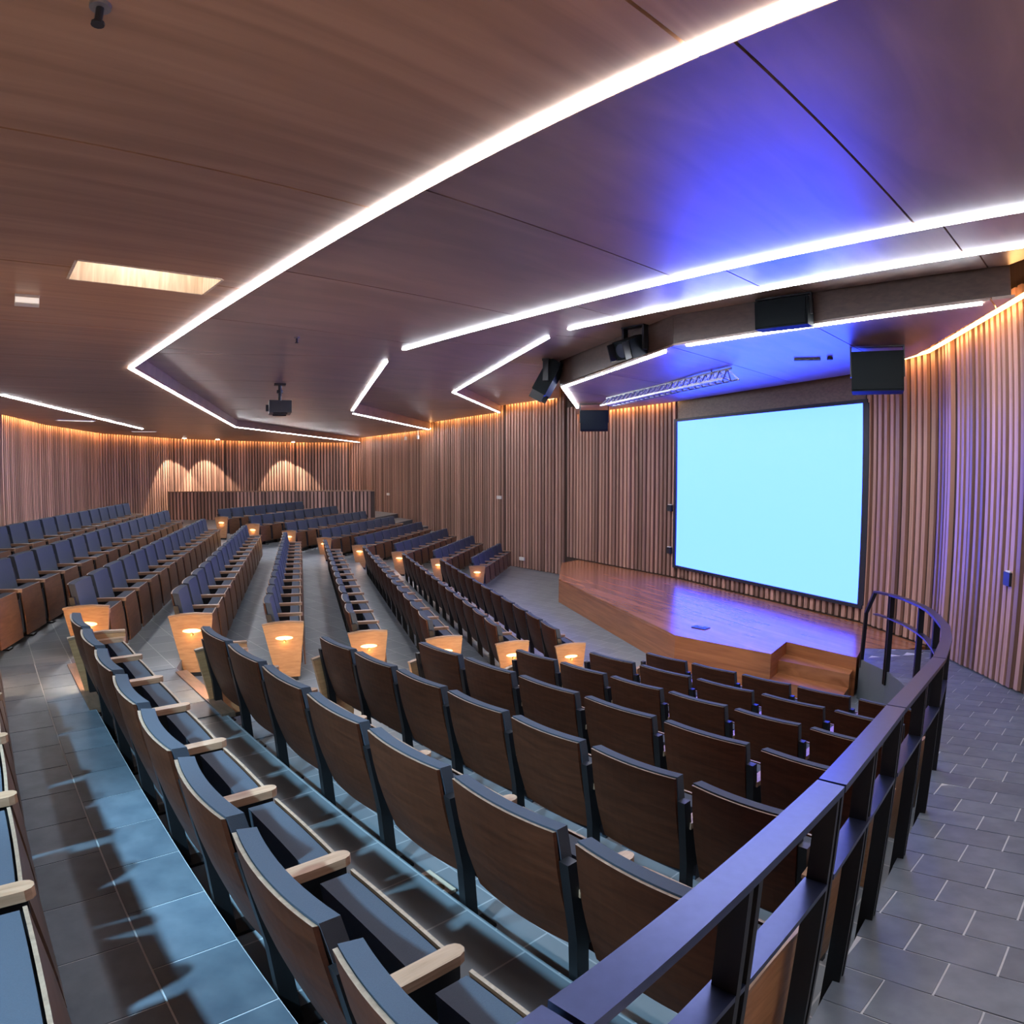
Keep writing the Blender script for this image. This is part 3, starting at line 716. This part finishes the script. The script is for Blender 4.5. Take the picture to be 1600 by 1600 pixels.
for t, p in ((0, RAIL[1]), (0, (0.44, 1.10)), (0, RAIL[2]), (0, (1.12, 1.85)), (0, RAIL[3]), (0, (1.88, 2.70)), (0, RAIL[4]), (0, RAIL[5]), (0, RAIL[6]), (0, RAIL[7]), (0, RAIL[9]), (0, RAIL[11])):
    post(p, zz(ramp(*p)) - 0.16, zz(ramp(*p)) + RH - 0.01)
e_ = MB(); q0 = rail_pt(12, RH); q1 = Vector((4.44, 7.66, zz(STAGE) + 0.62)) - hl; q2 = Vector((4.44, 7.70, zz(STAGE) - 0.1)) - hl
e_.bar(q0, q1, 0.045, 0.03); e_.bar(q1, q2, 0.045, 0.03, up=(0, 1, 0)); e_.obj('end_post', ['post_metal'], hr)

# ------------------------------------------------------------------ ceiling and wall equipment
def speaker(name, loc, rz, w_, d_, h_, label, tilt=0.0, hang=0.15):
    r = empty(name, loc, rz); tag(r, label, 'loudspeaker')
    r.rotation_euler = (tilt, 0, rz)
    m = MB().box(-w_ / 2, w_ / 2, 0.0, d_, 0, h_); m.obj('cabinet', ['speaker_black'], r)
    MB().box(-w_ / 2 + 0.02, w_ / 2 - 0.02, -0.014, 0.0, 0.02, h_ - 0.02).obj('grille', ['speaker_black'], r)
    b = MB().box(-w_ / 2 - 0.02, -w_ / 2, d_ * 0.35, d_ * 0.6, h_ * 0.4, h_ + hang); b.box(w_ / 2, w_ / 2 + 0.02, d_ * 0.35, d_ * 0.6, h_ * 0.4, h_ + hang); b.box(-w_ / 2 - 0.02, w_ / 2 + 0.02, d_ * 0.35, d_ * 0.6, h_ + hang - 0.02, h_ + hang)
    b.obj('bracket', ['black_metal'], r); return r
speaker('loudspeaker', (4.55, 7.72, zz(1.04)), R(-30), 0.64, 0.42, 0.50, 'large black loudspeaker box hung beside the upper right screen corner', hang=0.10)
speaker('loudspeaker', (1.78, 14.35, zz(0.90)), R(-8), 0.60, 0.40, 0.44, 'black loudspeaker hanging in front of the slats left of the screen', hang=0.16)
speaker('loudspeaker', (2.97, 7.04, zz(1.62)), R(-44), 0.62, 0.20, 0.32, 'black loudspeaker fixed to the face of the timber beam', hang=0.05)
def moving_head(loc, rz, tilt, label, s=1.0):
    r = empty('stage_spotlight', loc, rz); tag(r, label, 'spotlight')
    y = MB(); y.box(-0.17 * s, -0.14 * s, -0.04 * s, 0.04 * s, -0.30 * s, 0.0); y.box(0.14 * s, 0.17 * s, -0.04 * s, 0.04 * s, -0.30 * s, 0.0); y.box(-0.17 * s, 0.17 * s, -0.05 * s, 0.05 * s, -0.02, 0.04)
    y.obj('yoke', ['black_metal'], r)
    b = MB(); M = Matrix.Translation((0, 0, -0.24 * s)) @ Matrix.Rotation(tilt, 4, 'X')
    b.box(-0.13 * s, 0.13 * s, -0.24 * s, 0.20 * s, -0.11 * s, 0.11 * s, 0, M); b.box(-0.11 * s, 0.11 * s, 0.20 * s, 0.27 * s, -0.09 * s, 0.09 * s, 0, M)
    hb = b.obj('lamp_body', ['speaker_black'], r)
    l = MB(); l.cyl((0, -0.245 * s, 0), 0.085 * s, -0.015, 16, axis='y', M=M); l.obj('lens', ['lens_glass'], hb)
    for x0, x1 in ((-0.12, -0.11), (0.11, 0.12)): MB().box(x0 * s, x1 * s, -0.36 * s, -0.24 * s, -0.10 * s, 0.10 * s, 0, M).obj('barn_door', ['black_metal'], hb)
    return r
moving_head((1.68, 8.98, zz(2.00)), R(-50), R(20), 'black theatre spotlight on a yoke between two strips of the beam', 1.15)
moving_head((0.66, 11.85, zz(1.98)), R(-110), R(60), 'black theatre spotlight tilted steeply at the far corner of the beam', 1.25)
# lattice lighting truss under the stage ceiling
tr = empty('lighting_truss', (1.95, 13.6, zz(1.36))); tag(tr, 'pale lattice lighting truss under the blue stage ceiling', 'truss')
ta = Vector((0, 0, 0)); tb = Vector((1.30, -4.0, 0.03)); td = (tb - ta).normalized(); tx = td.cross(Vector((0, 0, 1))).normalized(); L = (tb - ta).length
for ox, oz in ((-0.14, 0), (0.14, 0), (0, 0.16)): MB().bar(ta + tx * ox + Vector((0, 0, oz)), tb + tx * ox + Vector((0, 0, oz)), 0.03, 0.03).obj('chord', ['grey_metal'], tr)
lc = MB(); nseg = 22
for q in range(nseg):
    p0, p1 = ta + td * (L * q / nseg), ta + td * (L * (q + 1) / nseg); pm = (p0 + p1) / 2 + Vector((0, 0, 0.16))
    for ox in (-0.14, 0.14):
        lc.bar(p0 + tx * ox, pm, 0.016, 0.016); lc.bar(pm, p1 + tx * ox, 0.016, 0.016)
    lc.bar(p0 - tx * 0.14, p1 + tx * 0.14, 0.016, 0.016)
lc.obj('lacing', ['grey_metal'], tr)
for f in (0.12, 0.5, 0.88): MB().bar(ta + td * L * f + Vector((0, 0, 0.15)), ta + td * L * f + Vector((0, 0, 0.24)), 0.02, 0.02, up=(0, 1, 0)).obj('hanger', ['black_metal'], tr)
vt = empty('ceiling_fixture', (4.09, 8.77, zz(1.575))); tag(vt, 'small dark clamp fixture on the blue stage ceiling', 'clamp')  # a small dark fixture on the stage ceiling, not a hatch
MB().bar((-0.18, 0.06, 0), (0.16, -0.06, 0), 0.05, 0.03).obj('bar', ['dark_plastic'], vt); MB().box(0.22, 0.28, -0.2, -0.14, -0.02, 0.02).obj('clamp', ['dark_plastic'], vt)
# projector
pj = empty('ceiling_projector', (-4.05, 11.27, zz(1.01)), R(-68)); tag(pj, 'black ceiling projector hanging from a short pole', 'projector')
MB().box(-0.29, 0.29, -0.19, 0.19, 0.02, 0.23).obj('body', ['dark_plastic'], pj)
MB().cyl((-0.15, -0.19, 0.13), 0.06, -0.05, 16, axis='y').obj('lens', ['lens_glass'], pj)
for x0 in (-0.22, 0.18): MB().box(x0, x0 + 0.04, -0.12, 0.12, 0, 0.02).obj('foot', ['black_metal'], pj)
mt = MB().cyl((0, 0, 0.23), 0.03, 0.30, 12); mt.box(-0.10, 0.10, -0.10, 0.10, 0.515, 0.54); mt.cyl((0, 0, 0.38), 0.055, 0.05, 12); mt.obj('mount', ['black_metal'], pj)
# emergency lamp, sprinklers, diffusers, spots
em = empty('emergency_lamp', (-3.64, 4.39, zz(zA) - 0.075), R(40)); tag(em, 'small white emergency lamp box under the brown ceiling', 'emergency lamp')
MB().box(-0.09, 0.09, -0.045, 0.045, 0.0, 0.075).obj('housing', ['white_plastic'], em); MB().box(-0.085, 0.085, -0.05, -0.045, 0.01, 0.05).obj('lens', ['panel_glow'], em)
def sprinkler(loc, label):
    r = empty('sprinkler', loc); tag(r, label, 'sprinkler')
    MB().cyl((0, 0, -0.012), 0.032, 0.014, 16).obj('rose', ['grey_metal'], r); MB().cyl((0, 0, -0.06), 0.012, 0.05, 10).obj('nozzle', ['dark_plastic'], r); MB().cyl((0, 0, -0.068), 0.020, 0.008, 12).obj('deflector', ['dark_plastic'], r)
sprinkler((-1.18, 1.60, zz(zA)), 'dark sprinkler head in the ceiling above the near seats')
sprinkler((-2.46, 7.39, zz(zB)), 'small sprinkler head between the long strip and the projector')
for (p, q, lb) in (((-11.09, 14.54), (-10.53, 15.32), 'thin white slot diffuser under the long left strip by the rear wall'), ((-12.0, 19.45), (-11.29, 19.8), 'thin white slot diffuser at the tip of the strip by the rear wall')):
    r = empty('slot_diffuser', (p[0], p[1], zz(zA))); tag(r, lb, 'diffuser')
    L = V2(q) - V2(p)
    MB().bar((0, 0, -0.006), (L.x, L.y, -0.006), 0.22, 0.012).obj('frame', ['white_plastic'], r); MB().bar((L.x * 0.04, L.y * 0.04, -0.014), (L.x * 0.96, L.y * 0.96, -0.014), 0.16, 0.006).obj('blade', ['panel_glow'], r)
for i, (p, tgt) in enumerate((((-12.37, 23.75), (-13.0, 24.3)), ((-11.66, 25.17), (-12.35, 25.9)), ((-9.59, 28.4), (-10.1, 29.2)))):
    r = empty('downlight', (p[0], p[1], zz(zA))); tag(r, 'bright round downlight washing the curved rear wall', 'downlight', 'downlights along the rear wall')
    MB().cyl((0, 0, -0.02), 0.10, 0.022, 20).obj('trim_ring', ['white_plastic'], r); MB().cyl((0, 0, -0.030), 0.07, 0.012, 20).obj('lens', ['spot_glow'], r)
    lamp('downlight_or_fill_lamp', 'SPOT', (p[0], p[1], zz(zA) - 0.06), 230, (1.0, 0.80, 0.58), (tgt[0], tgt[1], zz(-1.6)), spot_size=R(73), spot_blend=0.12, shadow_soft_size=0.03)
for p in ((-4.4, 0.2), (-2.4, -1.5), (0.6, -1.7)):  # added fill lights, unseen behind the camera; floor bounce brightens the near ceiling
    r = empty('downlight', (p[0], p[1], zz(zA))); tag(r, 'round warm fill light added in the ceiling over the last near rows', 'downlight', 'added fill lights over the last near rows')
    MB().cyl((0, 0, -0.02), 0.10, 0.022, 20).obj('trim_ring', ['white_plastic'], r); MB().cyl((0, 0, -0.030), 0.07, 0.012, 20).obj('lens', ['spot_glow'], r)
    lamp('downlight_or_fill_lamp', 'SPOT', (p[0], p[1], zz(zA) - 0.06), 620, (1.0, 0.75, 0.52), (p[0] * 1.05, p[1] - 0.4, 0), spot_size=R(80), spot_blend=0.5, shadow_soft_size=0.05)
for (p, lb) in (((-0.33, 20.42, -0.79), 'small pale sign plate on the middle of the side wall'), ((-5.12, 27.55, -0.93), 'small pale switch plate on the side wall by the low partition'), ((0.36, 19.56, -2.58), 'small pale outlet plate low on the side wall near the stage')):
    r = empty('wall_plate', (p[0], p[1], zz(p[2])), R(-52)); tag(r, lb, 'wall plate')
    MB().box(-0.11, 0.11, -0.10, -0.06, -0.05, 0.05).obj('plate', ['white_plastic'], r); MB().box(-0.04, 0.04, -0.105, -0.10, -0.02, 0.02).obj('rocker', ['white_plastic'], r)
for (p, rz, lb) in (((3.62, 14.62, -0.80), R(-68), 'small dark control box on the slats left of the screen'), ((3.62, 14.62, -1.75), R(-68), 'small dark socket low on the slats left of the screen'), ((5.20, 5.90, -1.05), R(-105), 'small dark wall lamp with pale top on the right slatted wall')):
    r = empty('wall_box', (p[0], p[1], zz(p[2])), rz); tag(r, lb, 'wall box')
    MB().box(-0.07, 0.07, -0.13, -0.05, -0.07, 0.07).obj('body', ['dark_plastic'], r); MB().box(-0.05, 0.05, -0.12, -0.06, 0.07, 0.085).obj('cap', ['white_plastic'], r)
for i, p in enumerate(((-4.02, 24.9, 1.20), (-3.45, 24.25, 1.20))):
    r = empty('track_spotlight', (p[0], p[1], zz(p[2])), R(-60)); tag(r, 'tiny pale spotlight under the lowest side wall cove', 'spotlight', 'tiny spotlights under the cove')
    MB().cyl((0, 0, 0.0), 0.05, 0.14, 12).obj('can', ['white_plastic'], r); MB().cyl((0, 0, 0.14), 0.012, 0.24, 8).obj('stem', ['white_plastic'], r)

# low partition before the rear wall
pt = empty('low_partition', (-12.74, 23.23, zz(fl(0)))); tag(pt, 'low slatted timber partition in front of the spotlit rear wall', 'partition')
dv = V2((-4.93, 23.49)) - V2((-12.74, 23.23)); L = dv.length; pt.rotation_euler = (0, 0, math.atan2(dv.y, dv.x)); H = -0.65 - fl(0)
MB().box(0, L, 0, 0.08, -0.3, H - 0.04).obj('core', ['wall_backing'], pt)
jb = MB()
for q in range(int(L / 0.14)): jb.box(0.03 + q * 0.14, 0.115 + q * 0.14, -0.04, 0, -0.3, H - 0.04)
o = jb.obj('slats', ['slat_wood_joined'], pt); o['kind'] = 'stuff'
MB().box(-0.02, L + 0.02, -0.05, 0.10, H - 0.04, H).obj('cap', ['arm_wood'], pt)
MB().box(-0.06, 0.0, -0.05, 0.10, -0.3, H).obj('end_board', ['ply_edge'], pt)

# floor outlet behind the second last row
fo = empty('floor_outlet', (-0.36, 2.69, zz(fl(1)) + 0.001), rzN); tag(fo, 'beige double outlet plate on the floor behind the chairs', 'outlet')
MB().box(-0.10, 0.10, -0.055, 0.055, 0.0, 0.018).obj('plate', ['beige_plate'], fo)
for x in (-0.045, 0.045): MB().cyl((x, 0, 0.018), 0.028, 0.003, 14).obj('socket', ['brass'], fo)
print('tiles', TILE_N[0])
